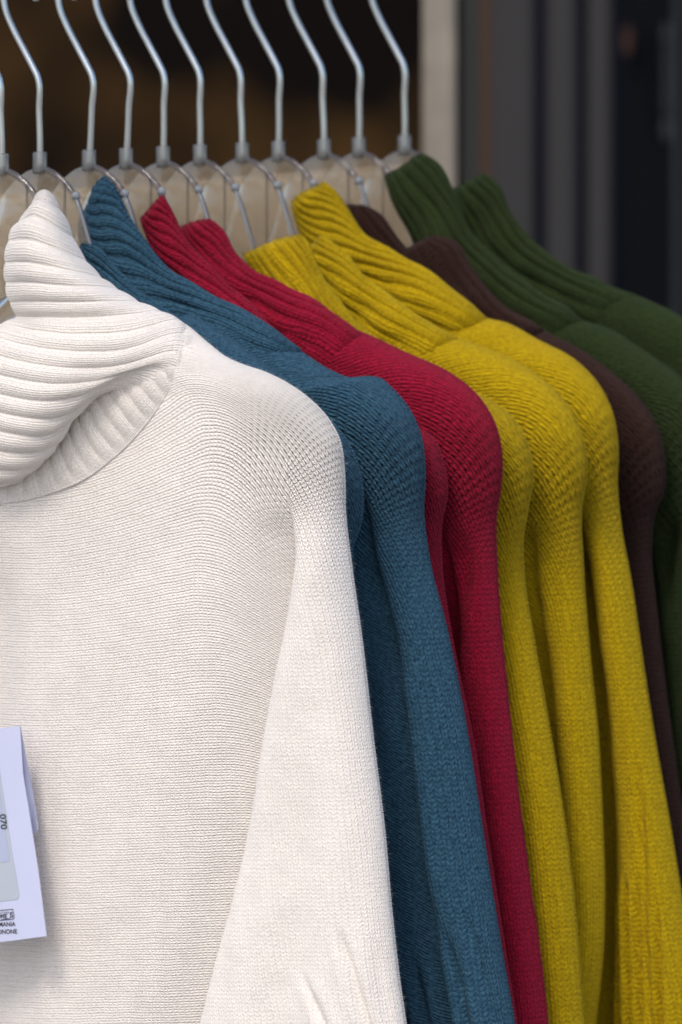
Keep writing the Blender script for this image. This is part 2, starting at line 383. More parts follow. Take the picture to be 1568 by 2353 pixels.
# ------------------------------------------------------------------ sweaters
def seg_dist(x, y, pts):
    """distance to a polyline, its 0..1 position and side"""
    P = np.asarray(pts, float); best = np.full(x.shape, 1e9); tt = np.zeros(x.shape); side = np.zeros(x.shape)
    L = np.r_[0, np.cumsum(np.linalg.norm(np.diff(P, axis=0), axis=1))]
    for k in range(len(P)-1):
        d = P[k+1] - P[k]; l2 = (d**2).sum()
        s = np.clip(((x - P[k, 0])*d[0] + (y - P[k, 1])*d[1])/l2, 0, 1)
        ex = x - P[k, 0] - s*d[0]; ey = y - P[k, 1] - s*d[1]; dd = np.hypot(ex, ey)
        m = dd < best; best = np.where(m, dd, best); tt = np.where(m, (L[k] + s*math.sqrt(l2))/L[-1], tt)
        side = np.where(m, np.sign(d[0]*ey - d[1]*ex), side)
    return best, tt, side
def strokes_w(x, y, strokes):
    w = np.zeros(x.shape)
    for s in strokes:
        pts, wid, amp = s['p'], s['w'], s['a']
        sh = s.get('sh', 1.3)*WU
        P, _ = catmull([(px + sh, py) for px, py in pts], max(8, len(pts)*4))
        m = (x > P[:, 0].min()-4*wid) & (x < P[:, 0].max()+4*wid) & (y > P[:, 1].min()-4*wid) & (y < P[:, 1].max()+4*wid)
        if not m.any(): continue
        d, t, sd = seg_dist(x[m], y[m], P)
        prof = np.exp(-(d/wid)**2)
        f0, f1 = s.get('f', (.25, .0))
        if f0: prof = prof*sstep(0, f0, t)
        if f1: prof = prof*(1 - sstep(1-f1, 1, t))
        w[m] += amp*prof
    return w
def fuzz(t, P, n, mat, cnt, seed, name='wool_fuzz', lng=.0011):
    r = np.random.RandomState(seed); R0, C0_ = P.shape[:2]
    # spread evenly over the surface
    du = np.linalg.norm(np.diff(P, axis=1), axis=2)[:-1]; dv = np.linalg.norm(np.diff(P, axis=0), axis=2)[:, :-1]
    wgt = (du*dv).ravel(); px, py = proj(P[:-1, :-1]); vis = ((px > -30) & (px < SW+30) & (py > 250) & (py < SH+30)).ravel()
    tocam = CAM - P[:-1, :-1]; tocam /= np.linalg.norm(tocam, axis=-1, keepdims=True)
    fc = np.abs((tocam*n[:-1, :-1]).sum(-1)).ravel(); wgt = wgt*vis*(.5 + .7*np.exp(-(fc/.35)**2))
    if wgt.sum() <= 0: return
    idx = np.searchsorted(np.cumsum(wgt)/wgt.sum(), r.rand(cnt)); idx = np.minimum(idx, wgt.size-1)
    a, b = idx//(C0_-1), idx % (C0_-1)
    p = P[a, b] + (P[a+1, b] - P[a, b])*r.rand(cnt, 1) + (P[a, b+1] - P[a, b])*r.rand(cnt, 1); nn = n[a, b]
    g = r.randn(cnt, 3); g -= (g*nn).sum(1)[:, None]*nn*.2; g /= np.linalg.norm(g, axis=1)[:, None]
    ln = lng*(.35 + r.rand(cnt, 1)**2*1.6)
    p1 = p + (nn*.75 + g*.55)*ln*.55; g2 = r.randn(cnt, 3)*.6 + g; p2 = p1 + (nn*.25 + g2*.6)*ln*.6
    sd_ = np.cross(nn, g); sd_ /= np.maximum(np.linalg.norm(sd_, axis=1)[:, None], 1e-6); wd = .000018
    V = np.stack([p - nn*.0002 - sd_*wd, p - nn*.0002 + sd_*wd, p1 + sd_*wd, p1 - sd_*wd, p2], 1).reshape(-1, 3) - np.array(t.location)
    o = (np.arange(cnt)*5)[:, None]; q = o + np.array([0, 1, 2, 3]); tr = o + np.array([3, 2, 4])
    me = bpy.data.meshes.new(name); me.vertices.add(len(V)); me.vertices.foreach_set('co', V.ravel())
    li = np.concatenate([q, tr], 1); me.loops.add(li.size); me.loops.foreach_set('vertex_index', li.ravel().astype(np.int32))
    st = (np.arange(cnt)*7)[:, None] + np.array([0, 4]); me.polygons.add(cnt*2); me.polygons.foreach_set('loop_start', st.ravel().astype(np.int32))
    me.update(calc_edges=True); me.validate()
    ob = linkobj(name, me, FUZZ[mat.name], t); ob['kind'] = 'stuff'
def build_sweater(i, S):
    Hk = HOOKS[i]; xc = HX[i]; mat = S['mat']
    T, Tk, R = S.get('T', 1.5), S.get('Tk', 1.4), S.get('R', 75)
    t = thing('sweater', S['label'], 'sweater', Hk, 'knitted sweaters hanging in a row')
    sil, arc = catmull(S['sil'], S.get('rows', 340))
    tg = np.gradient(sil, axis=0); tg /= np.linalg.norm(tg, axis=1, keepdims=True)
    nx, ny = tg[:, 1], -tg[:, 0]                       # outward (right/up)
    ex = np.sqrt(R**2 + (nx*WU*Tk)**2) - R
    base = sil - np.stack([nx*ex, ny*ex], 1)
    off = S.get('yc', 1000) - base[0, 1]
    # straighten lines: horizontal further down
    Iy = base[:, 1] + off*(1 - sstep(0, S.get('fanL', 950), arc))
    I = np.stack([np.full(len(Iy), float(xc)), Iy], 1)
    cr = np.asarray(S['crease'], float); cr = cr + np.array([S.get('csh', 1.2)*WU, 0])
    xcr = cubic(cr[:, 1], cr[:, 0], np.clip(base[:, 1], cr[0, 1], cr[-1, 1]))
    gc = np.clip((xcr - xc)/(base[:, 0] - xc), .1, .90)
    # smooth the crease column over rows
    k = np.ones(21)/21; gc = np.convolve(np.pad(gc, 10, mode='edge'), k, 'valid')
    nb, ns = S.get('nb', 70), S.get('ns', 110)
    ub = np.linspace(0, 1, nb); ub = 1 - (1-ub)**1.0
    us = (1 - np.cos(np.pi*np.linspace(0, 1, ns)))/2
    us = 1-(1-np.linspace(0, 1, ns))**1.8
    G = np.concatenate([gc[:, None]*ub[None], gc[:, None] + (1-gc)[:, None]*us[None, 1:]], 1)
    X = I[:, 0:1] + (base[:, 0:1] - I[:, 0:1])*G; Y = I[:, 1:2] + (base[:, 1:2] - I[:, 1:2])*G
    Ln = np.hypot(base[:, 0] - I[:, 0], base[:, 1] - I[:, 1])[:, None]
    e = (1-G)*Ln
    ed = np.sqrt(np.clip(1 - (1 - np.clip(e/R, 0, 1))**2, 0, 1))
    wp = T*ed
    xcg = np.broadcast_to((xc + gc*(base[:, 0]-xc))[:, None], G.shape)
    body = G <= gc[:, None] + 1e-9
    Tb, Ts = S.get('Tb', T*.9), S.get('Ts', T*1.2)
    q = np.clip((G - gc[:, None])/(1 - gc[:, None]), 0, 1)
    shape = (1 - np.abs(2*q-1)**S.get('pw', 2.4))**(1/2.0)
    wl = S.get('wl', .3)
    wc = np.where(body, Tb - (Tb-wl)*np.exp(-(xcg - X)/S.get('dipw', 55)), wl*(1-q) + (Ts - wl*.5)*np.clip(shape, 0, 1))
    y0, y1 = S['tip']
    m = sstep(y0, y1, Y)
    W = wp*(1-m) + wc*m
    W = W + strokes_w(X, Y, S.get('strokes', []))*np.clip(e/30, 0, 1)
    W = W + .10*wob(X, Y, 30+i, 420)*np.clip(e/60, 0, 1) + .035*wob(X, Y, 60+i, 130)*np.clip(e/40, 0, 1)
    W = W + (.09 if i == 0 else .17)*wob(X*4.5, Y*.8, 120+i, 420)*sstep(S['corner'][1]+250, S['corner'][1]+650, Y)*np.clip(e/50, 0, 1)
    if 'wf' in S: W = W + S['wf'](X, Y)*np.clip(e/40, 0, 1)
    # knit direction field
    cx, cy = S['corner']                                # where the rows turn down the sleeve
    ty = S.get('ty', cy + 250)
    lift = S.get('lift', 190)*sstep(xc+110, cx-150, X)*np.exp(-np.clip(Y-cy, 0, None)/380)
    vt = Y + lift - (cy + 10)
    rightx = np.interp(Y, base[:, 1], base[:, 0])
    dr = rightx - X
    dy_ = np.clip(Y - cy, 0, None); up = np.minimum(dy_, 250)
    es = .5*up + 60*(1 - np.exp(-np.clip(dy_-250, 0, None)*.5/60))
    z_ = np.clip(dy_-250, 0, None); eb_ = .5*dy_ + np.where(z_ < 300, z_**2/1200, z_*.5 - 75)
    v = smin(vt, dr + np.where(body, eb_, es), 110)
    y0_ = cy + 300; x0_ = float(np.interp(y0_, base[:, 1], xcr)) - 115; Rm = 165.
    dX = np.maximum(X - x0_, 0)
    ub_ = x0_ + Rm*np.arctan2(dX, np.maximum(y0_ - Y, 1e-3) + np.where(body, 150*sstep(y0_-400, y0_, Y), 0))
    u = np.where(X < x0_, X, ub_)
    u = np.where((Y >= y0_) & ~body, x0_ + Rm*math.pi/2 + Y - y0_, u)
    qa = math.pi/4*math.sqrt(2*(R*R + (T*WU*1.8)**2))*1.0
    sarc = np.where(e < R, qa*np.arccos(np.clip(1-e/R, 0, 1))/(math.pi/2), qa + e - R)
    v = v + sarc - e
    rel = np.exp(-(((X - (cx-75))/155)**2 + ((Y-(cy+120))/165)**2)**1.2)*S.get('rel', 1.0)
    rel = np.maximum(rel, .35*np.exp(-((X - xcg + 60)/110)**2)*sstep(cy, cy+200, Y)*body)
    pr, pu = S.get('pitch', (15.5, 12.0))
    UV = np.stack([u/pu, v/pr], -1)
    P = on_plane(X, Y, Hk, N_) + N_*(W[..., None]*.01)
    P[..., 2] += 0
    nr, nc = P.shape[:2]
    # back half of the same outline
    gb = 1 - (np.linspace(0, 1, 70)**2.2)
    Gb = np.broadcast_to(gb[None], (nr, 70))
    Xb = I[:, 0:1] + (base[:, 0:1] - I[:, 0:1])*Gb; Yb = I[:, 1:2] + (base[:, 1:2] - I[:, 1:2])*Gb
    eb = (1-Gb)*Ln; Wb = -Tk*np.sqrt(np.clip(1 - (1 - np.clip(eb/R, 0, 1))**2, 0, 1))
    Pb = on_plane(Xb, Yb, Hk, N_) + N_*(Wb[..., None]*.01)
    UVb = np.stack([Xb/pu, Yb/pr], -1)
    if i == 0: rel = rel - .20*sstep(cy+250, cy+600, Y)*(~body)
    frel = np.concatenate([rel, np.zeros((nr, 69))], 1)
    full = np.concatenate([P, Pb[:, 1:]], 1); fuv = np.concatenate([UV, UVb[:, 1:]], 1)
    nrm = -grid_normals(full)
    # orient outward
    if nrm[nr//2, nb//2] @ N_ < 0: nrm = -nrm; flip = True
    else: flip = False
    # outward face winding check
    a0 = np.cross(full[nr//2, nb//2+1]-full[nr//2, nb//2], full[nr//2+1, nb//2]-full[nr//2, nb//2]); fl = (a0 @ N_) < 0
    kb = nc + 45                                       # where the back of the sleeve ends
    grid_mesh('sleeve', full[:, nb-1:kb+1], fuv[:, nb-1:kb+1], mat, t, nrm=nrm[:, nb-1:kb+1], flip=fl, rel=frel[:, nb-1:kb+1])
    bodyP = [full[:, :nb], full[:, kb:]]
    # left half, mirrored about the hook, coarser
    st = 4
    def mir(A): 
        dd = (A - Hk) @ D_
        B = A - 2*dd[..., None]*D_
        B[..., 2] -= .045*sstep(0, .09, dd)*sstep(0, 1, (A[..., 2] - Hk[2] + .45)/.3)
        return B
    idx = np.unique(np.r_[np.arange(0, full.shape[1], st), nb-1, kb, full.shape[1]-1]); ridx = np.unique(np.r_[np.arange(0, nr, st), nr-1])
    ML = mir(full[np.ix_(ridx, idx)]); UL = fuv[np.ix_(ridx, idx)]*np.array([-1, 1])
    jb = int(np.where(idx == nb-1)[0][0]); jk = int(np.where(idx == kb)[0][0])
    o2 = grid_mesh('sleeve', ML[:, jb:jk+1], UL[:, jb:jk+1], mat, t, flip=not fl)
    # body: right front, left front, right back, left back joined into one mesh
    pieces = [(full[:, :nb], fuv[:, :nb], fl, nrm[:, :nb], frel[:, :nb]), (full[:, kb:], fuv[:, kb:], fl, nrm[:, kb:], frel[:, kb:]), (ML[:, :jb+1], UL[:, :jb+1], not fl, None, UL[:, :jb+1, 0]*0), (ML[:, jk:], UL[:, jk:], not fl, None, UL[:, jk:, 0]*0)]
    Vs = []; Qs = []; Us = []; Ns = []; o = 0
    Rs = []
    for PP, UU, ff, nn, rl in pieces:
        r, c = PP.shape[:2]; a = np.arange(r*c).reshape(r, c) + o
        q_ = np.stack([a[:-1, :-1], a[:-1, 1:], a[1:, 1:], a[1:, :-1]], -1).reshape(-1, 4)
        if ff: q_ = q_[:, ::-1]
        if nn is None:
            nn = grid_normals(PP); 
            a0 = np.cross(PP[r//2, c//2]-PP[r//2, c//2-1], PP[r//2+1, c//2]-PP[r//2, c//2]) * (-1 if ff else 1)
            if (a0 @ nn[r//2, c//2]) < 0: nn = -nn
        Rs.append(rl.ravel()); Vs.append((PP - np.array(t.location)).reshape(-1, 3)); Qs.append(q_); Us.append(UU.reshape(-1, 2)); Ns.append(nn.reshape(-1, 3)); o += r*c
    V = np.concatenate(Vs); q_ = np.concatenate(Qs); U = np.concatenate(Us); NN = np.concatenate(Ns)
    me = bpy.data.meshes.new('body'); me.vertices.add(len(V)); me.vertices.foreach_set('co', V.ravel())
    me.loops.add(q_.size); me.loops.foreach_set('vertex_index', q_.ravel().astype(np.int32))
    me.polygons.add(len(q_)); me.polygons.foreach_set('loop_start', (np.arange(len(q_))*4).astype(np.int32))
    me.polygons.foreach_set('use_smooth', np.ones(len(q_), bool))
    uvl = me.uv_layers.new(name='UVMap'); uvl.data.foreach_set('uv', U[q_.ravel()].ravel())
    me.update(calc_edges=True); me.validate(); set_relief(me, np.concatenate(Rs)); me.normals_split_custom_set_from_vertices(NN.tolist())
    linkobj('body', me, mat, t)
    fuzz(t, full[:, :kb-10], nrm[:, :kb-10], mat, S.get('fuzz', 13000), 50+i)
    return t
def ribbed(name, P, U, Vv, ribs, amp, mat, t, pitch=(11., 9.), wrap=False, thick=0, extra=None):
    """P grid: rows across the ribs, cols along them"""
    n = grid_normals(P)
    if n[P.shape[0]//2, P.shape[1]//2] @ N_ < 0: n = -n
    h = 2*np.abs(np.sin(ribs*np.pi))**.75 - 1
    Q = P + n*(amp*.01*h)[..., None]
    a0 = np.cross(Q[P.shape[0]//2, P.shape[1]//2+1]-Q[P.shape[0]//2, P.shape[1]//2], Q[P.shape[0]//2+1, P.shape[1]//2]-Q[P.shape[0]//2, P.shape[1]//2])
    o = grid_mesh(name, Q, np.stack([U, Vv], -1), mat, t, flip=(a0 @ n[P.shape[0]//2, P.shape[1]//2]) < 0, wrap=wrap)
    if thick:
        md = o.modifiers.new('thickness', 'SOLIDIFY'); md.thickness = thick; md.offset = -1
    return o
def patch_net(net, nr, nc, Hk):
    net = np.asarray(net, float); r, c = net.shape[:2]
    a = cubic(np.arange(r), net.reshape(r, -1), np.linspace(0, r-1, nr)).reshape(nr, c, 3)
    a = a.transpose(1, 0, 2).reshape(c, -1)
    b = cubic(np.arange(c), a, np.linspace(0, c-1, nc)).reshape(nc, nr, 3).transpose(1, 0, 2)
    return b, on_plane(b[..., 0], b[..., 1], Hk, N_, b[..., 2]*.01)
def strip_collar(i, t, mat, E, F, T, nrib, amp=.10, Tf=None, rows=240, cols=280, name='collar', flat=.6, shear=0):
    """rolled or standing collar piece between outer outline E and inner outline F"""
    E_, _ = catmull(E, rows); F_, _ = catmull(F, rows)
    Hk = HOOKS[i]
    ps = np.linspace(0, 2*np.pi, cols, endpoint=False)
    c, s = np.cos(ps), np.sin(ps); c = np.sign(c)*np.abs(c)**.8; s = np.sign(s)*np.abs(s)**flat
    mid = (E_ + F_)/2; hf = (E_ - F_)/2
    tq = np.linspace(0, 1, rows)
    Tt = np.interp(tq, np.linspace(0, 1, len(T)), T)
    # close the rim end
    Tt = Tt*(1 - .22*sstep(.86, 1, tq)); Tt = Tt*np.sqrt(np.clip(1-(1-np.clip((1-tq)/.15, 0, 1))**2, .02, 1))
    close = np.sqrt(np.clip(1-(1-np.clip(tq/.04, 0, 1))**2, 0, 1))
    Tt = Tt*np.maximum(close, .02)
    X = mid[:, None, 0] + hf[:, None, 0]*c; Y = mid[:, None, 1] + hf[:, None, 1]*c; W = Tt[:, None]*s[None]
    P = on_plane(X, Y, Hk, N_, W*.01)
    half = np.linalg.norm(hf, axis=1)
    ribs = np.broadcast_to((nrib*(ps/np.pi))[None], X.shape) + .30*wob(X, Y, 5+i, 260) + (nrib*shear*(1 - np.exp(-tq/.35)))[:, None]
    L = np.cumsum(np.r_[0, np.linalg.norm(np.diff(mid, axis=0), axis=1)])
    U = np.broadcast_to((L/12.)[:, None], X.shape); V = ribs*2.0
    n = grid_normals(P); 
    ctr = P.mean(axis=1, keepdims=True)
    if ((P-ctr)*n).sum() < 0: n = -n
    a = amp*.8*np.interp(tq, [0, .03, .6, .95, 1], [.4, 1, 1, .1, 0])[:, None]*(1 + .5*wob(X, Y, 12+i, 200))
    P = P + n*((a*(2*np.abs(np.sin(ribs*np.pi))**.75 - 1))*.01)[..., None]
    P = P + n*(.20*wob(X, Y, 90+i, 150)*.01)[..., None]
    r, k = P.shape[:2]
    a0 = np.cross(P[r//2, 1]-P[r//2, 0], P[r//2+1, 0]-P[r//2, 0])
    grid_mesh(name, P, np.stack([U, V], -1), mat, t, wrap=True, flip=(a0 @ n[r//2, 0]) < 0)

YB = 2950
SWE = {}
def rib_zone(xs, y0, slope, wid, amp, start):
    """grooves of a wide ribbed cuff: xs are the groove positions at height y0"""
    def f(X, Y):
        o = np.zeros(X.shape)
        for k, (x, sl, ys) in enumerate(zip(xs, slope, start)):
            d = (X - (x + sl*(Y - y0)))
            m = sstep(ys, ys+90, Y)
            o += m*(-amp*np.exp(-(d/wid)**2) + amp*.35*np.exp(-((np.abs(d) - 2.6*wid)/(1.5*wid))**2))
        return o
    return f
# 0 white -----------------------------------------------------------
SWE[0] = dict(mat=MW, label='cream white turtleneck sweater, front of the row with folded ribbed collar',
    wf=rib_zone([793, 878, 913], 2353, [.42, .25, .15], 9, .22, [2210, 2110, 2140]), rows=640, nb=190, ns=230, pitch=(12.0, 9.6), T=1.8, Tk=1.4, R=95, yc=1010, fanL=1000, corner=(775, 905), lift=190, fuzz=60000, Tb=1.7, Ts=2.3, wl=.85, csh=1.9, dipw=110,
    sil=[(400, 731), (430, 748), (481, 790), (520, 820), (560, 838), (605, 853), (660, 880), (710, 915), (755, 962), (782, 1010), (793, 1080), (796, 1180), (810, 1300), (835, 1480), (860, 1700), (885, 1900), (903, 2100), (920, 2250), (935, 2353), (965, 2600), (1000, YB)],
    crease=[(700, 700), (690, 1000), (682, 1200), (668, 1300), (645, 1430), (615, 1560), (585, 1720), (556, 1900), (520, 2050), (488, 2170), (440, 2353), (385, 2600), (330, YB)], tip=(1090, 1330),
    strokes=[dict(p=[(720, 1500), (705, 1800), (690, 2100), (675, 2353), (670, 2700)], w=55, a=-.45, f=(.4, 0)),
             dict(p=[(560, 1500), (520, 1800), (430, 2100), (360, 2400), (300, 2900)], w=45, a=.30, f=(.5, 0)),
             dict(p=[(440, 1650), (390, 1900), (300, 2200), (230, 2500)], w=60, a=-.25, f=(.4, 0)),
             dict(p=[(-25, 1150), (-25, 1500), (-25, 2000), (-30, 2900)], w=85, a=-1.5, f=(.15, 0), sh=0),
             dict(p=[(90, 1900), (60, 2200), (60, 2500)], w=40, a=-.25, f=(.4, 0)),
             dict(p=[(640, 1010), (655, 1120), (640, 1240)], w=60, a=.25, f=(.4, .4))])
# 1, 2 blue -----------------------------------------------------------
SWE[1] = dict(mat=MB_, label='blue sweater directly behind the white one, mostly hidden, only its shoulder edge showing', T=1.3, Tk=1.3, R=60, corner=(800, 1000), lift=60,
    sil=[(440, 720), (520, 770), (600, 830), (690, 900), (770, 975), (815, 1040), (836, 1120), (834, 1190), (812, 1270), (812, 1330), (850, 1600), (880, 1900), (900, 2200), (930, 2500), (960, YB)],
    crease=[(700, 700), (700, 1200), (690, 1800), (650, YB)], tip=(1200, 1500), Ts=1.3)
SWE[2] = dict(mat=MB_, label='blue turtleneck sweater with a pointed collar tip beside the white sweater', wf=rib_zone([985, 1030, 1075, 1120, 1165, 1200], 2353, [.2, .2, .22, .22, .22, .22], 7, .36, [2200, 2170, 2140, 2110, 2080, 2080]), rows=520, nb=110, ns=190, T=1.9, Tk=1.3, R=90, corner=(960, 960), lift=120, fuzz=26000,
    sil=[(520, 700), (600, 738), (650, 775), (700, 812), (760, 850), (803, 867), (838, 864), (872, 868), (905, 895), (945, 945), (970, 1005), (979, 1080), (976, 1180), (990, 1290), (1030, 1450), (1070, 1650), (1110, 1900), (1148, 2140), (1185, 2353), (1230, 2600), (1280, YB)],
    crease=[(850, 700), (830, 1060), (858, 1190), (905, 1340), (955, 1500), (1005, 1720), (1040, 1900), (1075, 2050), (1110, 2200), (1150, 2400), (1220, YB)], tip=(1060, 1260), csh=1.5, Ts=1.9, Tb=2.5, wl=1.4, dipw=45,
    strokes=[dict(p=[(905, 1600), (950, 1800), (990, 2000), (1030, 2150)], w=30, a=.35, f=(.3, .3), sh=2.2),
             dict(p=[(870, 1250), (900, 1420), (930, 1600)], w=35, a=-.3, f=(.3, .3))])
# 3, 4 red -----------------------------------------------------------
SWE[3] = dict(mat=MR, label='red sweater right behind the blue one, narrow strip with the lower collar tip', T=1.3, Tk=1.3, R=65, corner=(990, 1020), lift=90,
    sil=[(560, 690), (620, 745), (670, 790), (740, 840), (800, 880), (880, 925), (950, 975), (1000, 1010), (1024, 1070), (1031, 1130), (1018, 1200), (1018, 1300), (1035, 1430), (1060, 1560), (1090, 1700), (1120, 1900), (1150, 2100), (1190, 2353), (1250, YB)],
    crease=[(900, 700), (900, 1200), (940, 1500), (1000, 1900), (1100, YB)], tip=(1200, 1500), Ts=1.3)
SWE[4] = dict(mat=MR, label='red sweater in front of the yellow ones, with the rounder collar and full shoulder', T=1.5, Tk=1.3, R=90, corner=(1130, 980), lift=120, rows=460, nb=90, ns=150,
    sil=[(640, 652), (700, 680), (760, 715), (815, 755), (850, 770), (930, 808), (1040, 860), (1100, 910), (1140, 975), (1156, 1050), (1153, 1120), (1143, 1190), (1145, 1300), (1155, 1450), (1175, 1650), (1197, 1850), (1225, 2060), (1245, 2200), (1262, 2353), (1290, 2600), (1320, YB)],
    crease=[(1010, 700), (1030, 1200), (1062, 1300), (1052, 1500), (1060, 1700), (1110, 1950), (1150, 2150), (1190, 2353), (1260, YB)], tip=(1180, 1480), csh=.6, Ts=1.5, Tb=1.0, wl=-.3, dipw=40,
    strokes=[dict(p=[(1050, 1200), (1066, 1300), (1060, 1420)], w=20, a=-.4, f=(.4, .4))])
# 5, 6, 7 yellow -----------------------------------------------------------
SWE[5] = dict(mat=MY, label='mustard yellow sweater, first of three, right behind the red ones', T=1.5, Tk=1.3, R=85, corner=(1190, 1010), lift=110, rows=460, nb=90, ns=140,
    sil=[(760, 690), (820, 740), (880, 785), (950, 830), (1050, 880), (1120, 915), (1180, 960), (1215, 1020), (1228, 1090), (1218, 1160), (1205, 1240), (1208, 1330), (1230, 1470), (1265, 1670), (1295, 1850), (1315, 2000), (1330, 2150), (1345, 2353), (1370, 2600), (1400, YB)],
    crease=[(1080, 700), (1080, 1200), (1110, 1500), (1180, 2000), (1220, YB)], tip=(1250, 1600), Ts=1.5, wl=.2)
SWE[6] = dict(mat=MY, label='mustard yellow sweater, middle one of the three yellow sweaters', T=1.5, Tk=1.3, R=90, corner=(1320, 1010), lift=120, rows=460, nb=90, ns=140,
    sil=[(900, 690), (980, 735), (1050, 775), (1120, 800), (1200, 838), (1265, 885), (1315, 945), (1343, 1010), (1352, 1090), (1340, 1160), (1343, 1300), (1358, 1500), (1378, 1700), (1388, 1900), (1392, 2050), (1388, 2200), (1372, 2353), (1350, 2600), (1330, YB)],
    crease=[(1200, 700), (1200, 1200), (1262, 1450), (1285, 1700), (1305, 1900), (1330, 2050), (1345, 2150), (1350, 2353), (1310, YB)], tip=(1280, 1620), csh=.8, Ts=1.5, Tb=1.0, wl=-.3, dipw=45,
    strokes=[dict(p=[(1215, 1180), (1222, 1300), (1240, 1450)], w=16, a=-.3, f=(.3, .3))])
SWE[7] = dict(mat=MY, label='mustard yellow turtleneck sweater with the tall pointed collar, rearmost yellow one', T=1.5, Tk=1.3, R=85, wf=rib_zone([1440, 1476, 1500, 1545, 1580, 1610], 2200, [.0, .02, .02, .03, .06, .1], 6.5, .40, [2000, 1985, 1985, 2040, 2050, 2030]), corner=(1400, 960), lift=120, rows=460, nb=90, ns=140,
    sil=[(980, 628), (1060, 680), (1120, 730), (1160, 740), (1240, 782), (1320, 825), (1375, 880), (1410, 950), (1423, 1030), (1421, 1110), (1430, 1210), (1452, 1330), (1480, 1520), (1508, 1700), (1540, 1880), (1568, 2050), (1600, 2250), (1640, 2500), (1680, YB)],
    crease=[(1330, 700), (1345, 1140), (1352, 1250), (1368, 1450), (1385, 1700), (1390, 1900), (1388, 2100), (1385, 2353), (1380, YB)], tip=(1060, 1260), csh=.9, Ts=1.6, Tb=.0, wl=-.9, dipw=60,
    strokes=[dict(p=[(1455, 1650), (1468, 1800), (1478, 1950), (1490, 2200), (1500, 2400)], w=10, a=-.4, f=(.3, 0), sh=1.3)])
# 8 brown -----------------------------------------------------------
SWE[8] = dict(mat=MBr, label='dark brown sweater between the yellow and the green sweaters', T=1.4, Tk=1.3, R=80, corner=(1500, 1000), lift=100,
    sil=[(1080, 640), (1150, 700), (1250, 760), (1330, 800), (1400, 850), (1465, 910), (1510, 975), (1530, 1060), (1528, 1130), (1508, 1180), (1500, 1260), (1512, 1400), (1535, 1600), (1562, 1800), (1590, 2000), (1640, 2353), (1700, YB)],
    crease=[(1400, 700), (1400, 1200), (1420, 1700), (1450, YB)], tip=(1250, 1600), Ts=1.4)
# 9, 10 green -----------------------------------------------------------
SWE[9] = dict(mat=MG, label='dark green sweater in front of the other green one, collar tip against the wooden post', T=1.4, Tk=1.3, R=80, corner=(1590, 980), lift=100,
    sil=[(1200, 640), (1270, 690), (1340, 735), (1400, 755), (1480, 805), (1568, 868), (1620, 920), (1650, 1000), (1655, 1100), (1640, 1200), (1620, 1300), (1640, 1600), (1690, 2100), (1740, YB)],
    crease=[(1480, 700), (1480, 1200), (1490, 1500), (1520, 1800), (1560, YB)], tip=(1150, 1400), Ts=1.4, wl=-.8, Tb=.2,
    strokes=[dict(p=[(1545, 1160), (1520, 1300), (1530, 1450)], w=22, a=-.9, f=(.3, .5))])
SWE[10] = dict(mat=MG, label='dark green sweater at the far end of the row', T=1.4, Tk=1.3, R=80, corner=(1690, 940), lift=100,
    sil=[(1250, 588), (1330, 625), (1400, 655), (1480, 685), (1568, 728), (1650, 790), (1710, 870), (1740, 980), (1740, 1100), (1730, 1300), (1760, 1700), (1820, 2300), (1880, YB)],
    crease=[(1600, 700), (1600, 1200), (1620, 1700), (1660, YB)], tip=(1250, 1600), Ts=1.4)

HL = {0: 'clear hanger with the white sweater, its wire only just inside the left edge', 1: 'clear hanger with the leftmost fully visible bent wire hook, above the white collar',
      2: 'clear hanger whose wire stands just left of the blue collar tip', 3: 'clear hanger whose wire stands just right of the blue collar tip',
      4: 'clear hanger whose wire rises straight above the left red collar tip', 5: 'clear hanger whose wire rises above the right rounded red collar',
      6: 'clear hanger whose wire rises above the left end of the first yellow collar', 7: 'clear hanger whose wire stands left of the yellow collar tip',
      8: 'clear hanger whose wire rises right over the yellow collar tip', 9: 'clear hanger whose wire rises above the brown collar', 10: 'clear hanger farthest right, its wire beside the green collar tip and wooden post'}
TT = {}
PF = {}
for i in range(11):
    _, PF[i] = make_hanger(i, HL[i])
    TT[i] = build_sweater(i, SWE[i])

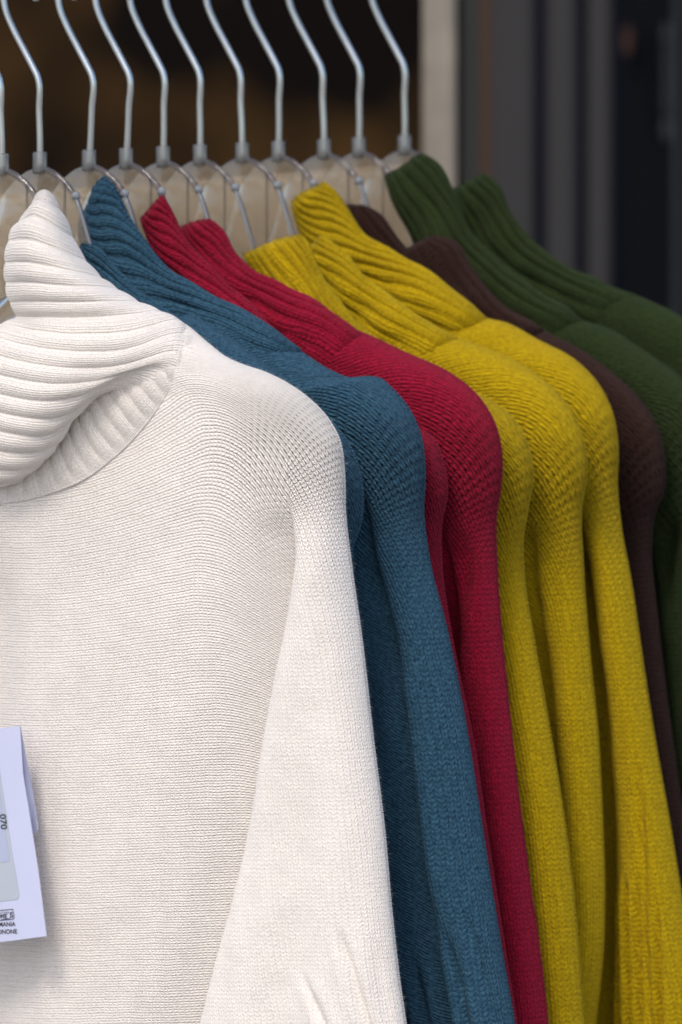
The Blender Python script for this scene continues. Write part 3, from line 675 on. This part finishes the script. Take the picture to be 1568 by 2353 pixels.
# ---- white collar
H = HOOKS[0]
net = [
 [(84, 452, .7), (94, 441, 1.1), (106, 438, 1.0), (119, 446, .3), (124, 456, -.6)],
 [(60, 487, 1.2), (85, 470, 2.2), (120, 480, 1.9), (150, 502, .6), (152, 508, -.9)],
 [(26, 530, 1.6), (70, 528, 2.9), (130, 545, 2.5), (180, 572, .6), (182, 580, -.9)],
 [(12, 588, 1.8), (70, 588, 3.3), (150, 600, 2.8), (218, 624, .7), (224, 632, -.9)],
 [(11, 640, 1.8), (80, 640, 3.4), (180, 645, 3.0), (256, 656, .8), (270, 664, -.9)],
 [(20, 690, 1.8), (100, 688, 3.4), (215, 688, 3.0), (308, 690, .9), (322, 695, -.8)],
 [(36, 728, 1.6), (110, 728, 3.2), (240, 728, 2.8), (360, 716, .9), (380, 719, -.5)],
 [(-5, 745, 2.0), (110, 768, 3.8), (265, 772, 3.0), (400, 742, .8), (431, 748, -.7)],
 [(-80, 770, 2.6), (100, 812, 4.3), (255, 818, 3.3), (390, 782, 1.6), (447, 788, .3)],
 [(-80, 815, 3.4), (90, 856, 4.7), (235, 858, 3.5), (370, 828, 2.1), (428, 838, 1.35)],
 [(-80, 865, 3.8), (80, 905, 4.8), (200, 892, 3.9), (300, 862, 2.5), (385, 900, 1.65)],
 [(-80, 915, 4.0), (60, 950, 4.7), (150, 945, 4.0), (220, 908, 2.9), (262, 898, 1.7)],
 [(-80, 965, 4.0), (40, 995, 4.5), (110, 995, 4.0), (168, 965, 3.0), (172, 964, 1.9)],
 [(-80, 1015, 3.7), (10, 1040, 4.1), (80, 1040, 3.8), (133, 1022, 2.9), (134, 1016, 1.9)],
 [(-80, 1065, 3.2), (-10, 1085, 3.6), (50, 1084, 3.4), (98, 1064, 2.7), (97, 1056, 1.9)],
 [(-80, 1110, 2.6), (-40, 1116, 2.8), (0, 1119, 2.8), (48, 1105, 2.4), (46, 1094, 1.8)]]
b, P = patch_net(net, 620, 420, H)
rowpos = np.linspace(0, 15, 620)[:, None]; colpos = np.linspace(0, 1, 420)[None]
ribs = np.broadcast_to(rowpos*1.13 + .04*np.sin(colpos*9) + .25, b.shape[:2]) + .10*wob(b[..., 0], b[..., 1], 3, 300)
fade = np.interp(colpos, [0, .15, .45, .75, 1], [.45, 1, .9, .45, .2])
Lc = np.cumsum(np.r_[0, np.linalg.norm(np.diff(b[300, :, :2], axis=0), axis=1)])
U = np.broadcast_to(Lc[None]/9., b.shape[:2])
ribbed('collar', P, U, ribs*4.0, ribs, .11*fade*1.2*np.ones_like(ribs), MW, TT[0], thick=.0025)
# inner standing band between roll and body
top = [(-80, 1050, 1.5), (60, 1035, 1.5), (130, 985, 1.6), (180, 915, 1.7), (240, 870, 1.8), (320, 845, 1.7), (385, 795, 1.3), (430, 765, .4)]
mid = [(-80, 1110, 2.0), (40, 1100, 2.0), (140, 1050, 2.1), (205, 990, 2.2), (270, 930, 2.3), (335, 885, 2.1), (398, 815, 1.6), (440, 770, .5)]
bot = [(-80, 1160, 1.9), (40, 1153, 1.9), (170, 1114, 1.9), (255, 1058, 1.88), (320, 995, 1.88), (370, 928, 1.84), (412, 850, 1.66), (448, 785, .6)]
nn = np.array([top, mid, bot]).transpose(1, 0, 2)
b, P = patch_net(nn, 520, 160, H)
al = np.r_[0, np.cumsum(np.linalg.norm(np.diff(b[:, 80, :2], axis=0), axis=1))][:, None]
ribs = np.broadcast_to(al/34., b.shape[:2]); fade = np.interp(np.linspace(0, 1, 160), [0, .85, 1], [1, .8, 0])[None]
ribbed('neckband', P, np.broadcast_to(np.linspace(0, 14, 160)[None], b.shape[:2]), ribs*4, ribs, .10*fade*np.ones_like(ribs), MW, TT[0], thick=.002)

# ---- other collars
strip_collar(1, TT[1], MB_, [(190, 558), (222, 572), (262, 608), (310, 662), (370, 706), (440, 745), (530, 800)], [(184, 566), (195, 620), (235, 700), (300, 780), (400, 860), (480, 900), (540, 940)], [1.0, 1.2, 1.3, 1.3], 7, shear=0.7)
strip_collar(2, TT[2], MB_, [(240, 403), (268, 440), (298, 500), (335, 560), (390, 622), (460, 665), (560, 715), (630, 755), (690, 803)], [(184, 488), (186, 535), (192, 575), (240, 650), (320, 740), (400, 800), (480, 850), (560, 900), (640, 940)], [.9, 1.4, 1.5, 1.5, 1.5], 8, .13, shear=1.2)
strip_collar(3, TT[3], MR, [(372, 447), (395, 485), (415, 530), (455, 585), (520, 645), (600, 725), (665, 785)], [(322, 500), (335, 540), (370, 600), (420, 680), (480, 760), (560, 840), (620, 880)], [.9, 1.3, 1.3, 1.3], 7, .10, shear=1.0)
strip_collar(4, TT[4], MR, [(480, 502), (508, 528), (540, 580), (585, 622), (640, 650), (700, 680), (770, 720), (845, 772)], [(414, 518), (430, 560), (470, 640), (530, 720), (600, 790), (680, 840), (740, 880), (800, 920)], [.9, 1.5, 1.55, 1.5], 8, .11, shear=0.5)
strip_collar(5, TT[5], MY, [(690, 535), (708, 560), (735, 620), (770, 690), (830, 748), (900, 798), (960, 835)], [(558, 582), (590, 640), (640, 700), (700, 760), (770, 820), (850, 860), (920, 900)], [.9, 1.5, 1.5, 1.45], 10, .10, shear=0.1)
strip_collar(6, TT[6], MY, [(735, 540), (790, 585), (845, 640), (905, 690), (980, 735), (1055, 780)], [(688, 590), (720, 640), (780, 720), (850, 790), (930, 850), (1000, 880)], [.9, 1.5, 1.5, 1.45], 7, .12, shear=0.5)
strip_collar(7, TT[7], MY, [(742, 413), (768, 438), (800, 490), (835, 540), (890, 575), (960, 612), (1040, 665), (1125, 733)], [(672, 462), (676, 500), (700, 545), (760, 610), (840, 680), (930, 740), (1010, 790), (1080, 830)], [1.0, 1.5, 1.6, 1.5], 8, .15, shear=1.1)
strip_collar(8, TT[8], MBr, [(835, 470), (872, 490), (905, 530), (940, 575), (990, 640)], [(780, 470), (800, 540), (850, 600), (900, 660), (960, 720)], [.8, .9, .9], 5, .08, name='collar_back')
strip_collar(8, TT[8], MBr, [(990, 543), (1045, 558), (1078, 612), (1150, 695), (1250, 757)], [(928, 572), (945, 640), (1000, 730), (1080, 820), (1180, 880)], [1.2, 1.5, 1.5], 7, .08)
strip_collar(9, TT[9], MG, [(968, 353), (1003, 378), (1035, 435), (1080, 530), (1145, 605), (1210, 650), (1280, 695), (1345, 738)], [(884, 402), (905, 455), (945, 540), (1000, 640), (1070, 720), (1150, 780), (1230, 830), (1300, 870)], [.9, 1.4, 1.5, 1.45], 7, .15, shear=0.25)
strip_collar(10, TT[10], MG, [(1112, 402), (1140, 425), (1170, 482), (1225, 560), (1300, 612), (1380, 648), (1460, 680)], [(1034, 436), (1050, 490), (1090, 580), (1160, 660), (1250, 720), (1340, 770), (1420, 820)], [.9, 1.4, 1.5, 1.45], 7, .15, shear=0.25)

# ------------------------------------------------------------------ price tag
tp = on_plane(20, 1900, H, N_, .035)
tg_ = thing('price_tag', 'white folded card price tag hanging on the front of the white sweater', 'price tag', tp)
def TP(x, y, w): return on_plane(x, y, H, N_, w*.01)
def card(name, pts, w, th, mat, nseg=1):
    ws = w if hasattr(w, '__len__') else [w]*len(pts)
    n = len(pts); V = [TP(x, y, a) for (x, y), a in zip(pts, ws)] + [TP(x, y, a) - N_*th for (x, y), a in zip(pts, ws)]
    F = [tuple(range(n)), tuple(range(2*n-1, n-1, -1))] + [(k, (k+1) % n + 0, (k+1) % n + n, k+n) for k in range(n)]
    return raw_mesh(name, V, F, mat, tg_, False)
card('card_front', [(-130, 1690), (46, 1668), (53, 1780), (74, 1911), (88, 2000), (107, 2151), (40, 2160), (-130, 2180)], 3.8, .0005, CARD)
card('card_back', [(-130, 1692), (47, 1671), (68, 1780), (78, 1840), (87, 1898), (87, 1908), (82, 1914), (70, 1917), (-130, 1930)], [3.7, 3.7, 3.2, 2.8, 2.7, 2.7, 2.7, 2.7, 2.7], .0005, CARD)
card('sticker', [(-120, 1740), (-6, 1735), (10, 1840), (28, 1960), (44, 2052), (43, 2062), (38, 2067), (-120, 2085)], 3.825, .0001, STICK)
card('inner_label', [(-120, 1800), (-4, 1790), (10, 1890), (23, 1972), (22, 1977), (16, 1980), (-120, 1995)], 3.84, .0001, STICK2)
def text(s, x, y, size, ang, mat, w=4.12, name='lettering'):
    cu = bpy.data.curves.new(name, 'FONT'); cu.body = s; cu.size = size; cu.extrude = .00003; cu.offset = .00006; cu.align_x = 'RIGHT'
    o = bpy.data.objects.new(name, cu); C.objects.link(o)
    dg = bpy.context.evaluated_depsgraph_get(); me = bpy.data.meshes.new_from_object(o.evaluated_get(dg)); C.objects.unlink(o); bpy.data.objects.remove(o)
    me.name = name; c, s_ = math.cos(ang), math.sin(ang); P0 = TP(x, y, w)
    for v in me.vertices:
        a, b_, d = v.co; X = (a*c - b_*s_); Y_ = (a*s_ + b_*c)
        q = P0 + D_*X/math.cos(TH)*.86 + np.array([0, 0, Y_]) + N_*d; v.co = Vector(q - np.array(tg_.location))
    me.materials.clear(); return linkobj(name, me, mat, tg_)
text('AGNELLA ROMANIA', 36, 2128, .0034, math.radians(5), INK, 3.82)
text('DIM. DEL TOP CONONE', 40, 2145, .0034, math.radians(5), INK, 3.82)
text('ETONE', 17, 2110, .0034, math.radians(5), INK, 3.82)
text('S', 31, 2108, .0042, math.radians(5), INK, 3.82)
text('070', 3, 1906, .0055, math.radians(-84), INK, 3.86)
def frame_line(name, pts, r=.00018):
    tube(name, [TP(x, y, 3.82) for x, y in pts], r, INK, tg_, 6)
frame_line('size_box', [(-100, 2103), (30, 2089), (33, 2108), (30, 2112), (-100, 2124)], .0002)
frame_line('size_box', [(-100, 2108), (20, 2096), (24, 2099), (24, 2108), (20, 2111), (5, 2113), (3, 2109), (4, 2103), (18, 2100)], .00012)
print('polys', sum(len(o.data.polygons) for o in scn.objects if o.type == 'MESH'))
